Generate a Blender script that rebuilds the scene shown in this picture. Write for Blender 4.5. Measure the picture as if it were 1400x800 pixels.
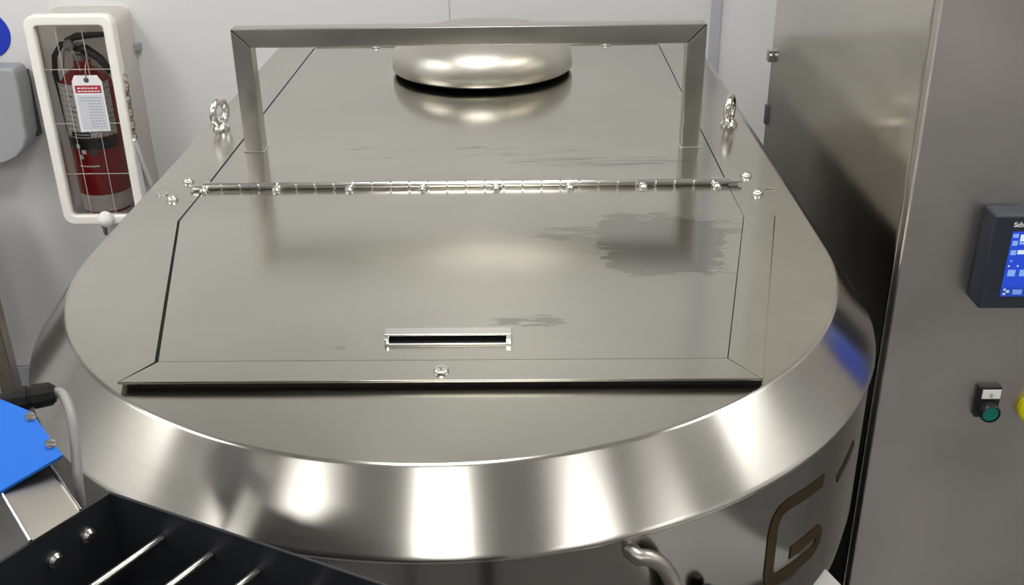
import bpy, bmesh, math, random
from mathutils import Vector, Matrix

for o in list(bpy.data.objects):
    bpy.data.objects.remove(o)
sc = bpy.context.scene
col = sc.collection
random.seed(4)
PI = math.pi

# ------------------------------------------------------------------ camera
cam_d = bpy.data.cameras.new('camera')
cam_d.sensor_width = 36.0
cam_d.lens = 37.34
cam_d.clip_start = 0.02
cam = bpy.data.objects.new('camera', cam_d)
cam.matrix_world = Matrix(((0.99984, 0.00748, 0.01655, 0.0),
                           (0.01162, 0.43656, -0.89960, 0.0),
                           (-0.01395, 0.89964, 0.43640, 1.70),
                           (0, 0, 0, 1)))
col.objects.link(cam)
sc.camera = cam

# ------------------------------------------------------------------ world, exposure
w = bpy.data.worlds.new('world')
sc.world = w
w.use_nodes = True
w.node_tree.nodes['Background'].inputs[0].default_value = (0.8, 0.85, 0.9, 1)
w.node_tree.nodes['Background'].inputs[1].default_value = 0.2
sc.view_settings.view_transform = 'Standard'
sc.view_settings.look = 'None'
sc.view_settings.gamma = 1.0
sc.view_settings.use_curve_mapping = False
sc.view_settings.exposure = 0.74
LAMP = 9.0                                  # emission of the ceiling light diffusers
# ceiling light centres (x, y): a row behind the viewer, one beside, one over the tank
LAMPS = [(-3.75, -1.70), (-1.96, -1.70), (-0.17, -1.70), (1.67, -1.70), (3.45, -1.70),
         (-3.75, 0.85), (-1.96, 1.15), (-0.17, 1.30), (1.67, 1.30), (3.45, 0.85)]
CEIL = 2.90


# ------------------------------------------------------------------ node helpers
def new_mat(name):
    m = bpy.data.materials.new(name)
    m.use_nodes = True
    nt = m.node_tree
    return m, nt, nt.nodes['Principled BSDF']


def N(nt, kind, **kw):
    n = nt.nodes.new(kind)
    for k, v in kw.items():
        setattr(n, k, v)
    return n


def coords(nt, scale=(1, 1, 1), loc=(0, 0, 0), src='Object'):
    tc = N(nt, 'ShaderNodeTexCoord')
    mp = N(nt, 'ShaderNodeMapping')
    mp.inputs['Scale'].default_value = scale
    mp.inputs['Location'].default_value = loc
    nt.links.new(tc.outputs[src], mp.inputs[0])
    return mp.outputs[0]


def noise(nt, vec, scale=5.0, detail=3.0, rough=0.55, dist=0.0):
    n = N(nt, 'ShaderNodeTexNoise')
    n.inputs['Scale'].default_value = scale
    n.inputs['Detail'].default_value = detail
    n.inputs['Roughness'].default_value = rough
    n.inputs['Distortion'].default_value = dist
    nt.links.new(vec, n.inputs['Vector'])
    return n.outputs['Fac']


def maprange(nt, val, a, b, c, d, smooth=False):
    n = N(nt, 'ShaderNodeMapRange')
    if smooth:
        n.interpolation_type = 'SMOOTHSTEP'
    for i, v in zip((1, 2, 3, 4), (a, b, c, d)):
        n.inputs[i].default_value = v
    nt.links.new(val, n.inputs[0])
    return n.outputs[0]


def mth(nt, op, a, b=None):
    n = N(nt, 'ShaderNodeMath', operation=op)
    for i, v in enumerate((a, b)):
        if v is None:
            continue
        if isinstance(v, (int, float)):
            n.inputs[i].default_value = v
        else:
            nt.links.new(v, n.inputs[i])
    return n.outputs[0]


def mixcol(nt, fac, a, b):
    n = N(nt, 'ShaderNodeMix', data_type='RGBA')
    for s, v in ((0, fac), (6, a), (7, b)):
        if isinstance(v, (int, float)):
            n.inputs[s].default_value = v
        elif isinstance(v, tuple):
            n.inputs[s].default_value = (*v, 1)
        else:
            nt.links.new(v, n.inputs[s])
    return n.outputs[2]


def plain(name, colr, rough=0.5, metal=0.0, var=0.06, scale=8.0, spec=0.5, bump=0.0):
    m, nt, b = new_mat(name)
    v = coords(nt)
    f = noise(nt, v, scale, 4)
    d = tuple(max(0, c * (1 - var)) for c in colr)
    u = tuple(min(1, c * (1 + var)) for c in colr)
    nt.links.new(mixcol(nt, f, d, u), b.inputs['Base Color'])
    nt.links.new(maprange(nt, f, 0.2, 0.8, max(0, rough - 0.05), min(1, rough + 0.05)), b.inputs['Roughness'])
    b.inputs['Metallic'].default_value = metal
    b.inputs['Specular IOR Level'].default_value = spec
    if bump:
        bp = N(nt, 'ShaderNodeBump')
        bp.inputs['Strength'].default_value = bump
        bp.inputs['Distance'].default_value = 0.002
        nt.links.new(noise(nt, v, scale * 30, 2), bp.inputs['Height'])
        nt.links.new(bp.outputs[0], b.inputs['Normal'])
    return m


def steel(name, colr=(0.58, 0.56, 0.51), rough=0.22, aniso=0.0, tangent=None, rot=0.25,
          brush=(3, 260, 3), bump=0.02, wave=0.0, smear=0.04, stains=(), tone=0.09):
    """brushed stainless steel; stains: list of (centre xy, half size xy, noise scale, threshold)"""
    m, nt, b = new_mat(name)
    b.inputs['Metallic'].default_value = 1.0
    v = coords(nt)
    vb = coords(nt, brush)
    big = noise(nt, v, 4.0, 2, 0.5, 0.2)
    fine = noise(nt, vb, 1.0, 3, 0.6)
    f = mth(nt, 'ADD', mth(nt, 'MULTIPLY', big, 0.8), mth(nt, 'MULTIPLY', fine, 0.2))
    dk = tuple(c * (1 - tone) for c in colr)
    lt = tuple(min(1, c * (1 + tone)) for c in colr)
    c = mixcol(nt, maprange(nt, f, 0.3, 0.7, 0, 1), dk, lt)
    r = maprange(nt, big, 0.3, 0.7, rough - smear, rough + smear)
    r = mth(nt, 'ADD', r, maprange(nt, fine, 0.2, 0.8, -0.01, 0.01))
    if stains:
        tot = None
        sep = N(nt, 'ShaderNodeSeparateXYZ')
        nt.links.new(v, sep.inputs[0])
        for (cx_, cy_), (hx, hy), sc_, th, st in stains:
            dx = mth(nt, 'DIVIDE', mth(nt, 'SUBTRACT', sep.outputs[0], cx_), hx)
            dy = mth(nt, 'DIVIDE', mth(nt, 'SUBTRACT', sep.outputs[1], cy_), hy)
            d4 = mth(nt, 'ADD', mth(nt, 'POWER', mth(nt, 'ABSOLUTE', dx), 4.0),
                     mth(nt, 'POWER', mth(nt, 'ABSOLUTE', dy), 4.0))
            nz = noise(nt, coords(nt, (1.0, st, 1.0), (cx_ * 3, cy_ * 5, 0)), sc_, 4, 0.62, 0.9)
            nf = noise(nt, coords(nt, (1.0, 3.5 * st, 1.0), (cx_ * 7, cy_ * 3, 0)), sc_ * 2.4, 5, 0.65, 0.6)
            nz = mth(nt, 'ADD', nz, mth(nt, 'MULTIPLY', mth(nt, 'SUBTRACT', nf, 0.5), 1.0))
            val = mth(nt, 'SUBTRACT', mth(nt, 'ADD', nz, th), mth(nt, 'MULTIPLY', d4, 0.30))
            mk = maprange(nt, val, 0.50, 0.525, 0.0, 1.0)
            tot = mk if tot is None else mth(nt, 'MAXIMUM', tot, mk)
        wet = tuple(x * 0.62 for x in colr)
        c = mixcol(nt, mth(nt, 'MULTIPLY', tot, 0.9), c, wet)
        r = mth(nt, 'SUBTRACT', r, mth(nt, 'MULTIPLY', tot, 0.03))
    nt.links.new(c, b.inputs['Base Color'])
    nt.links.new(r, b.inputs['Roughness'])
    if aniso:
        b.inputs['Anisotropic'].default_value = aniso
        b.inputs['Anisotropic Rotation'].default_value = rot
        t = N(nt, 'ShaderNodeTangent')
        if tangent == 'radial':
            t.direction_type = 'RADIAL'
            t.axis = 'Z'
        else:
            t.direction_type = 'UV_MAP'
            t.uv_map = 'flat'
        nt.links.new(t.outputs[0], b.inputs['Tangent'])
    if bump or wave:
        bp = N(nt, 'ShaderNodeBump')
        bp.inputs['Strength'].default_value = 1.0
        bp.inputs['Distance'].default_value = 0.001
        h = mth(nt, 'MULTIPLY', fine, bump)
        if wave:
            h = mth(nt, 'ADD', h, mth(nt, 'MULTIPLY', noise(nt, v, 3.0, 1), wave))
        nt.links.new(h, bp.inputs['Height'])
        nt.links.new(bp.outputs[0], b.inputs['Normal'])
    return m


def emit(name, colr, strength):
    m = bpy.data.materials.new(name)
    m.use_nodes = True
    nt = m.node_tree
    nt.nodes.clear()
    e = nt.nodes.new('ShaderNodeEmission')
    e.inputs[0].default_value = (*colr, 1)
    e.inputs[1].default_value = strength
    o = nt.nodes.new('ShaderNodeOutputMaterial')
    nt.links.new(e.outputs[0], o.inputs[0])
    return m


# ------------------------------------------------------------------ mesh helpers
class MB:
    """collects shapes in world coordinates and links them as one mesh object"""

    def __init__(self):
        self.v = []
        self.f = []

    def add(self, vs, fs):
        k = len(self.v)
        self.v += [tuple(p) for p in vs]
        self.f += [tuple(i + k for i in q) for q in fs]
        return self

    def box(self, x0, x1, y0, y1, z0, z1):
        vs = [(x, y, z) for x in (x0, x1) for y in (y0, y1) for z in (z0, z1)]
        return self.add(vs, [(0, 1, 3, 2), (4, 6, 7, 5), (0, 4, 5, 1), (2, 3, 7, 6), (0, 2, 6, 4), (1, 5, 7, 3)])

    def prism(self, poly, top, bot):
        """poly: list of xy (ccw), top / bot: z or function of xy"""
        n = len(poly)
        zt = top if callable(top) else (lambda x, y: top)
        zb = bot if callable(bot) else (lambda x, y: bot)
        vs = [(x, y, zt(x, y)) for x, y in poly] + [(x, y, zb(x, y)) for x, y in poly]
        fs = [tuple(range(n)), tuple(range(2 * n - 1, n - 1, -1))]
        fs += [(i, i + n, (i + 1) % n + n, (i + 1) % n) for i in range(n)]
        return self.add(vs, fs)

    def prism_y(self, poly, y0, y1):
        """poly of xz extruded along y"""
        n = len(poly)
        vs = [(x, y0, z) for x, z in poly] + [(x, y1, z) for x, z in poly]
        fs = [tuple(range(n)), tuple(range(2 * n - 1, n - 1, -1))]
        fs += [(i, i + n, (i + 1) % n + n, (i + 1) % n) for i in range(n)]
        return self.add(vs, fs)

    def tube(self, pts, r, n=12, cap=True):
        pts = [Vector(p) for p in pts]
        rs = r if isinstance(r, (list, tuple)) else [r] * len(pts)
        vs, fs = [], []
        t0 = (pts[1] - pts[0]).normalized()
        up = Vector((0, 0, 1)) if abs(t0.z) < 0.9 else Vector((1, 0, 0))
        a = t0.cross(up).normalized()
        for i, p in enumerate(pts):
            t = (pts[min(i + 1, len(pts) - 1)] - pts[max(i - 1, 0)]).normalized()
            a = (a - t * a.dot(t)).normalized()
            b = t.cross(a)
            for k in range(n):
                q = 2 * PI * k / n
                vs.append(p + (a * math.cos(q) + b * math.sin(q)) * rs[i])
        for i in range(len(pts) - 1):
            for k in range(n):
                fs.append((i * n + k, i * n + (k + 1) % n, (i + 1) * n + (k + 1) % n, (i + 1) * n + k))
        if cap:
            fs.append(tuple(range(n - 1, -1, -1)))
            fs.append(tuple((len(pts) - 1) * n + k for k in range(n)))
        return self.add(vs, fs)

    def lathe(self, prof, c, n=32, axis='Z'):
        """prof: list of (r, h) along the axis from c"""
        vs, fs = [], []
        m = len(prof)
        for k in range(n):
            q = 2 * PI * k / n
            for r, h in prof:
                x, y = r * math.cos(q), r * math.sin(q)
                if axis == 'Z':
                    d = (x, y, h)
                elif axis == 'Y':
                    d = (x, -h, y)
                else:
                    d = (h, x, y)
                vs.append((c[0] + d[0], c[1] + d[1], c[2] + d[2]))
        for k in range(n):
            k2 = (k + 1) % n
            for i in range(m - 1):
                fs.append((k * m + i, k2 * m + i, k2 * m + i + 1, k * m + i + 1))
        return self.add(vs, fs)

    def torus(self, c, R, r, mat=None, n=28, k=10):
        vs, fs = [], []
        M = mat or Matrix()
        for i in range(n):
            a = 2 * PI * i / n
            for j in range(k):
                b = 2 * PI * j / k
                p = Vector(((R + r * math.cos(b)) * math.cos(a), (R + r * math.cos(b)) * math.sin(a), r * math.sin(b)))
                vs.append(Vector(c) + (M @ p))
        for i in range(n):
            for j in range(k):
                fs.append((i * k + j, ((i + 1) % n) * k + j, ((i + 1) % n) * k + (j + 1) % k, i * k + (j + 1) % k))
        return self.add(vs, fs)

    def build(self, name, m, parent=None, smooth=30, bevel=0.0, seg=2, uv=False):
        base = Vector((0, 0, 0))
        p = parent
        while p is not None:
            base += p.location
            p = p.parent
        me = bpy.data.meshes.new(name)
        me.from_pydata([tuple(Vector(q) - base) for q in self.v], [], self.f)
        bm = bmesh.new()
        bm.from_mesh(me)
        bmesh.ops.remove_doubles(bm, verts=bm.verts, dist=1e-6)
        bmesh.ops.recalc_face_normals(bm, faces=bm.faces)
        if bevel:
            es = [e for e in bm.edges if len(e.link_faces) == 2 and e.calc_face_angle(0) > 0.6]
            bmesh.ops.bevel(bm, geom=es, offset=bevel, segments=seg, affect='EDGES', profile=0.5, clamp_overlap=True)
        for f in bm.faces:
            f.smooth = smooth > 0
        if smooth:
            for e in bm.edges:
                e.smooth = len(e.link_faces) != 2 or e.calc_face_angle(0) < math.radians(smooth)
        bm.to_mesh(me)
        bm.free()
        if uv:
            l = me.uv_layers.new(name='flat')
            for lp in me.loops:
                co = me.vertices[lp.vertex_index].co
                l.data[lp.index].uv = (co.x, co.y) if uv is True else (co.x, co.z)
        me.materials.append(m)
        o = bpy.data.objects.new(name, me)
        col.objects.link(o)
        if bevel:
            wn = o.modifiers.new('weighted_normal', 'WEIGHTED_NORMAL')
            wn.keep_sharp = True
        if parent is not None:
            o.parent = parent
        return o


def thing(name, label, cat, loc, group=None):
    o = bpy.data.objects.new(name, None)
    o.empty_display_size = 0.05
    o.location = loc
    col.objects.link(o)
    return tag(o, label, cat, group)


def tag(o, label, cat, group=None):
    o['label'] = label
    o['category'] = cat
    if group:
        o['group'] = group
    return o


def struct(name, mb, m, parent=None, **kw):
    o = mb.build(name, m, parent, **kw)
    if parent is None:
        o['kind'] = 'structure'
    return o


def clone(o, parent, delta):
    """a copy of a part (shared mesh) moved by delta"""
    c = o.copy()
    c.parent = parent
    c.location = o.location + Vector(delta)
    col.objects.link(c)
    return c


def rrect(x0, x1, z0, z1, r, n=6):
    pts = []
    for cx_, cz_, a0 in ((x1 - r, z1 - r, 0), (x0 + r, z1 - r, 90), (x0 + r, z0 + r, 180), (x1 - r, z0 + r, 270)):
        for i in range(n + 1):
            a = math.radians(a0 + 90 * i / n)
            pts.append((cx_ + r * math.cos(a), cz_ + r * math.sin(a)))
    return pts


def text_mesh(name, s, size, m, parent, loc, rot=(PI / 2, 0, 0), bold=0.0, depth=0.0003):
    cu = bpy.data.curves.new(name, 'FONT')
    cu.body = s
    cu.size = size
    cu.offset = bold
    cu.extrude = depth
    o = bpy.data.objects.new(name, cu)
    col.objects.link(o)
    dg = bpy.context.evaluated_depsgraph_get()
    me = bpy.data.meshes.new_from_object(o.evaluated_get(dg))
    bpy.data.objects.remove(o)
    me.materials.clear()
    me.materials.append(m)
    ob = bpy.data.objects.new(name, me)
    col.objects.link(ob)
    base = Vector((0, 0, 0))
    p = parent
    while p is not None:
        base += p.location
        p = p.parent
    ob.parent = parent
    ob.location = Vector(loc) - base
    ob.rotation_euler = rot
    return ob


# ------------------------------------------------------------------ materials
CX, YC = -0.0945, 1.259                     # centre of the tank's round front
DZ = 1.15                                   # height of the tank's deck


def rel(x, y):
    return (x - CX, y - YC)


M_wall = plain('white_wall_panel', (0.68, 0.685, 0.69), 0.35, var=0.02, scale=2.0)
M_rear = plain('grey_painted_wall', (0.33, 0.33, 0.33), 0.6, var=0.05)
M_ceil = plain('white_ceiling', (0.82, 0.82, 0.80), 0.8, var=0.02)
M_floor = plain('grey_resin_floor', (0.14, 0.14, 0.134), 0.45, var=0.15, scale=20)
M_trim = plain('grey_joint_trim', (0.42, 0.43, 0.48), 0.4, var=0.03)
M_lamp = emit('led_light', (1.0, 0.975, 0.94), LAMP)
M_lampframe = plain('white_lamp_frame', (0.8, 0.8, 0.8), 0.4)
STC = (0.475, 0.462, 0.411)
M_deck = steel('brushed_steel_deck', STC, 0.19, 0.3, 'uv', brush=(2.0, 140, 3), bump=0.006, wave=0.5, smear=0.03)
M_hatch = steel('brushed_steel_hatch', STC, 0.165, 0.3, 'uv', brush=(2.0, 140, 3), bump=0.006, wave=0.6, smear=0.03,
                stains=[(rel(0.175, 1.27), (0.085, 0.115), 9.0, 0.22, 0.8),
                        (rel(0.09, 1.305), (0.10, 0.032), 14.0, 0.06, 4.0),
                        (rel(0.225, 1.33), (0.075, 0.045), 14.0, 0.05, 5.0),
                        (rel(0.0, 1.045), (0.05, 0.018), 16.0, 0.05, 3.0),
                        (rel(-0.206, 0.985), (0.014, 0.006), 30.0, 0.05, 3.0)])
M_rearp = steel('brushed_steel_rear_panel', STC, 0.15, 0.3, 'uv', brush=(2.0, 140, 3), bump=0.006, wave=0.5, smear=0.03,
                stains=[(rel(0.12, 1.60), (0.17, 0.03), 9.0, 0.02, 7.0),
                        (rel(-0.10, 1.66), (0.30, 0.05), 9.0, -0.10, 7.0)])
M_bevel = steel('brushed_steel_rim', (0.44, 0.425, 0.39), 0.225, 0.78, 'radial', rot=0.25, brush=(2, 2, 400), bump=0.003, smear=0.008)
M_shell = steel('brushed_steel_shell', (0.25, 0.245, 0.23), 0.18, brush=(2, 2, 400), bump=0.003, smear=0.008)
M_tube = steel('satin_steel_tube', (0.44, 0.425, 0.39), 0.22, brush=(30, 30, 30), bump=0.0, smear=0.02)
M_cap = steel('satin_steel_cap', (0.54, 0.52, 0.47), 0.42, brush=(4, 4, 200), bump=0.01)
M_chrome = steel('bright_steel', (0.66, 0.65, 0.62), 0.18, brush=(8, 8, 8), bump=0.0, smear=0.02)
M_cab = steel('cabinet_steel', (0.56, 0.525, 0.505), 0.36, brush=(5, 5, 5), bump=0.0, wave=0.3, smear=0.05, tone=0.17)
M_cabside = steel('cabinet_side_steel', (0.58, 0.56, 0.505), 0.17, brush=(5, 5, 5), bump=0.0, wave=0.15, smear=0.03)
M_rubber_shade = plain('black_rubber_and_gap_shade', (0.008, 0.008, 0.008), 0.7, spec=0.2)  # matte black for rubber parts and for painted shade in gaps
M_black = plain('black_coated_sheet', (0.013, 0.014, 0.018), 0.42, var=0.2, scale=15, spec=0.35)
M_bplast = plain('black_plastic', (0.012, 0.012, 0.014), 0.35)
M_hmi = plain('charcoal_plastic', (0.020, 0.026, 0.038), 0.42)
M_blue = plain('blue_paint', (0.004, 0.115, 0.52), 0.5, var=0.03, spec=0.3)
M_bluesign = plain('blue_sign', (0.008, 0.035, 0.48), 0.4, var=0.03)
M_cable = plain('grey_cable', (0.20, 0.195, 0.195), 0.45)
M_white = plain('cream_plastic', (0.90, 0.88, 0.83), 0.4, var=0.03)
M_whiteb = plain('white_plastic', (0.85, 0.85, 0.83), 0.4, var=0.02)
M_red = plain('red_enamel', (0.34, 0.008, 0.014), 0.22, var=0.08)
M_grey = plain('grey_plastic', (0.33, 0.34, 0.36), 0.4, var=0.03)
M_darkgrey = plain('dark_grey_plastic', (0.07, 0.07, 0.08), 0.5)
M_bronze = plain('bronze_lettering', (0.028, 0.017, 0.005), 0.55, spec=0.15, var=0.15)
M_green = plain('green_button', (0.0, 0.16, 0.125), 0.25)
M_yellow = plain('yellow_button', (0.85, 0.80, 0.01), 0.35)
M_redb = plain('red_button', (0.5, 0.02, 0.01), 0.35)
M_rod = steel('steel_rod', (0.42, 0.41, 0.38), 0.31, brush=(20, 20, 20), bump=0.0)
M_rust = steel('tarnished_chain', (0.42, 0.33, 0.27), 0.35, brush=(60, 60, 60), bump=0.0)
M_score = plain('scored_plastic', (0.55, 0.50, 0.46), 0.5)
M_foot = plain('cloudy_plastic', (0.62, 0.56, 0.53), 0.4, var=0.3, scale=60)
M_pipe = steel('dull_pipe_steel', (0.34, 0.32, 0.29), 0.36, brush=(10, 10, 10), bump=0, smear=0.03)
M_traym = plain('pale_grey_coating', (0.50, 0.50, 0.48), 0.4)
M_tagw = plain('white_card', (0.82, 0.82, 0.84), 0.5, var=0.02)
M_tagr = plain('red_print', (0.42, 0.03, 0.05), 0.5, var=0.02)
M_print = plain('grey_print', (0.30, 0.30, 0.33), 0.6)
M_lblue = emit('screen_blue', (0.035, 0.10, 0.80), 0.46)
M_licon = emit('screen_icons', (0.28, 0.50, 1.0), 0.5)
M_lwhite = emit('screen_white', (0.85, 0.95, 1.0), 0.5)
M_ldark = emit('screen_dark_blue', (0.03, 0.08, 0.50), 0.5)


def label_paper():
    m, nt, b = new_mat('printed_label')
    v = coords(nt, (1, 1, 1))
    sep = N(nt, 'ShaderNodeSeparateXYZ')
    nt.links.new(v, sep.inputs[0])
    ln = mth(nt, 'SINE', mth(nt, 'MULTIPLY', sep.outputs[2], 2 * PI / 0.0135))
    nz = noise(nt, coords(nt, (160, 160, 74)), 1.0, 2, 0.7)
    k = mth(nt, 'MULTIPLY', maprange(nt, ln, 0.0, 0.3, 0, 1), maprange(nt, nz, 0.48, 0.56, 0, 1))
    c = mixcol(nt, mth(nt, 'MULTIPLY', k, 0.75), (0.80, 0.77, 0.74), (0.14, 0.13, 0.14))
    nt.links.new(c, b.inputs['Base Color'])
    b.inputs['Roughness'].default_value = 0.4
    return m


M_label = label_paper()


def clear_pane():
    m = bpy.data.materials.new('clear_plastic_pane')
    m.use_nodes = True
    nt = m.node_tree
    nt.nodes.clear()
    t = nt.nodes.new('ShaderNodeBsdfTransparent')
    t.inputs[0].default_value = (0.96, 0.96, 0.96, 1)
    g = nt.nodes.new('ShaderNodeBsdfGlossy')
    g.inputs['Roughness'].default_value = 0.05
    fr = nt.nodes.new('ShaderNodeFresnel')
    fr.inputs[0].default_value = 1.4
    mx = nt.nodes.new('ShaderNodeMixShader')
    o = nt.nodes.new('ShaderNodeOutputMaterial')
    nt.links.new(fr.outputs[0], mx.inputs[0])
    nt.links.new(t.outputs[0], mx.inputs[1])
    nt.links.new(g.outputs[0], mx.inputs[2])
    nt.links.new(mx.outputs[0], o.inputs[0])
    return m


M_pane = clear_pane()


def milky_plastic():
    m, nt, b = new_mat('milky_plastic')
    v = coords(nt)
    c = mixcol(nt, noise(nt, v, 8.0, 3), (0.87, 0.855, 0.81), (0.91, 0.895, 0.86))
    nt.links.new(c, b.inputs['Base Color'])
    b.inputs['Roughness'].default_value = 0.4
    t = N(nt, 'ShaderNodeBsdfTranslucent')
    nt.links.new(c, t.inputs[0])
    mx = N(nt, 'ShaderNodeMixShader')
    mx.inputs[0].default_value = 0.5
    nt.links.new(b.outputs[0], mx.inputs[1])
    nt.links.new(t.outputs[0], mx.inputs[2])
    nt.links.new(mx.outputs[0], nt.nodes['Material Output'].inputs[0])
    return m


M_milky = milky_plastic()

# ------------------------------------------------------------------ the room
XL, XR, YF, YB = -4.6, 4.4, -3.4, 2.80     # left, right, front (behind the viewer), back wall
struct('floor', MB().box(XL - .1, XR + .1, YF - .1, YB + .1, -0.1, 0), M_floor, smooth=0)
struct('ceiling', MB().box(XL - .1, XR + .1, YF - .1, YB + .1, CEIL, CEIL + 0.1), M_ceil, smooth=0)
wall_b = struct('wall_back', MB().box(XL, XR, YB, YB + .1, 0, CEIL), M_wall, smooth=0)
px = [XL + .005, -3.802, -2.752, -1.702, -0.202, 0.487, 1.69, 2.89, XR - .005]
for a, b in zip(px[:-1], px[1:]):
    MB().box(a + 0.0012, b - 0.0012, YB - 0.006, YB, 0.11, CEIL).build('panel', M_wall, wall_b, bevel=0.001, seg=1)
struct('wall_left', MB().box(XL - .1, XL, YF, YB, 0, CEIL), M_wall, smooth=0)
struct('wall_right', MB().box(XR, XR + .1, YF, YB, 0, CEIL), M_wall, smooth=0)
struct('wall_front', MB().box(XL, XR, YF - .1, YF, 0, CEIL), M_rear, smooth=0)
struct('trim_1', MB().box(0.474, 0.500, YB - 0.016, YB - .0065, 0.10, CEIL - .001), M_trim, bevel=0.002)
struct('baseboard_back', MB().box(XL, XR, YB - 0.012, YB - .0001, 0, 0.105), M_trim, bevel=0.003)

# grey door left of the picture, mirrored in the tank's rim
M_door = plain('dark_grey_door_paint', (0.085, 0.078, 0.072), 0.4, var=0.05)
M_doorf = plain('light_door_frame', (0.45, 0.45, 0.46), 0.4, var=0.03)
door = struct('door_1', MB().box(-2.90, -2.10, YB - 0.030, YB - .0065, 0.005, 2.05), M_door, bevel=.002)
fr = MB()
for a in ((-2.98, -2.905, 0.0, 2.13), (-2.095, -2.02, 0.0, 2.13), (-2.904, -2.096, 2.055, 2.13)):
    fr.box(a[0], a[1], YB - 0.05, YB - .0125, a[2], a[3])
fr.build('door_frame', M_doorf, door, bevel=.002)
MB().box(-2.58, -2.42, YB - 0.033, YB - .0302, 1.05, 1.80).build('door_window', M_doorf, door, bevel=.001)
MB().tube([(-2.20, YB - .031, 1.02), (-2.20, YB - .085, 1.02), (-2.32, YB - .085, 1.02)], 0.010, 12).build('door_handle', M_lampframe, door)

for i, (x, y) in enumerate(LAMPS):
    where = ['far left', 'left', 'middle', 'right', 'far right'][i % 5]
    t = thing('ceiling_light', 'long LED ceiling panel above the picture, ' + where + (' of the row behind the viewer' if i < 5 else ' of the row over the tank'), 'light',
              (x, y, CEIL), 'ceiling LED panels')
    f = MB()
    s, u = 0.30, 0.60
    for a in ((x - s, x + s, y - u, y - u + .02), (x - s, x + s, y + u - .02, y + u),
              (x - s, x - s + .02, y - u + .02, y + u - .02), (x + s - .02, x + s, y - u + .02, y + u - .02)):
        f.box(*a, CEIL - 0.03, CEIL - 0.0005)
    f.build('frame', M_lampframe, t, smooth=0)
    MB().box(x - s + .021, x + s - .021, y - u + .021, y + u - .021, CEIL - 0.022, CEIL - 0.012).build('diffuser', M_lamp, t, smooth=0)

# ------------------------------------------------------------------ the tank
tank = thing('process_tank', 'large oblong stainless steel tank with sloping rim, hinged hatch and grab bar', 'tank', (CX, YC, 0))


def outline(R, yb, n=96, rc=0.02):
    """stadium-like outline: round front, straight sides, square back with small corners"""
    pts = []
    for i in range(n + 1):
        a = PI + PI * i / n
        pts.append((CX + R * math.cos(a), YC + R * math.sin(a)))
    for k in range(1, 9):
        pts.append((CX + R, YC + (yb - rc - YC) * k / 8))
    for k in range(1, 5):
        a = PI / 2 * k / 4
        pts.append((CX + R - rc + rc * math.cos(a), yb - rc + rc * math.sin(a)))
    for k in range(0, 5):
        a = PI / 2 + PI / 2 * k / 4
        pts.append((CX - R + rc + rc * math.cos(a), yb - rc + rc * math.sin(a)))
    for k in range(1, 8):
        pts.append((CX - R, yb - rc - (yb - rc - YC) * k / 8))
    return pts


RI, RO, ZB = 0.4774, 0.5266, 1.083
YBK = 2.505


def ringed(levels):
    """levels: list of (R, back y, z); loft between outlines"""
    mb = MB()
    n = None
    vs, fs = [], []
    for R, yb, z in levels:
        o = outline(R, yb)
        n = len(o)
        vs += [(x, y, z) for x, y in o]
    for l in range(len(levels) - 1):
        for i in range(n):
            j = (i + 1) % n
            fs.append((l * n + i, l * n + j, (l + 1) * n + j, (l + 1) * n + i))
    return mb.add(vs, fs)


dk = MB()
o = outline(RI - 0.0045, YBK - 0.0045)
dk.prism(o, DZ, DZ - 0.003)
deck = dk.build('deck', M_deck, tank, uv=True)
lv = []
for k in range(6):                          # rounded upper edge
    a = PI / 2 - (PI / 2 - math.radians(36)) * k / 5
    lv.append((RI - 0.0045 + 0.0055 * math.cos(a) * 1.0, YBK - 0.0045 + 0.0055 * math.cos(a), DZ - 0.0055 + 0.0055 * math.sin(a)))
lv.append((RO - 0.003, YBK + 0.045, ZB + 0.004))
lv.append((RO - 0.0006, YBK + 0.0475, ZB + 0.0012))
lv.append((RO, YBK + 0.048, ZB - 0.001))
lv.append((RO - 0.0015, YBK + 0.047, ZB - 0.004))
ringed(lv).build('rim', M_bevel, tank, smooth=50)
lv = [(RO - 0.003, YBK + 0.045, ZB - 0.003), (RO - 0.003, YBK + 0.045, 0.88)]
for k in range(1, 9):                       # the wall rounds in to a shallow bottom
    a = PI / 2 * k / 8
    lv.append((RO - 0.003 - 0.2 * (1 - math.cos(a)), YBK + 0.045 - 0.2 * (1 - math.cos(a)), 0.88 - 0.16 * math.sin(a)))
lv.append((0.05, YBK - 0.45, 0.68))
shell = ringed(lv).build('tank_wall', M_shell, tank, smooth=50)
sk = MB()
o = outline(RO - 0.150, YBK - 0.09)
sk.prism(o, 0.735, 0.0)
sk.build('light_block_base', M_bplast, tank, smooth=30)  # unseen black base, added to block light in the gap beside the cabinet


def wallpt(deg, z, off=0.0):
    a = math.radians(deg)
    R = RO - 0.003 + off
    return (CX + R * math.sin(a), YC - R * math.cos(a), z)


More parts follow.
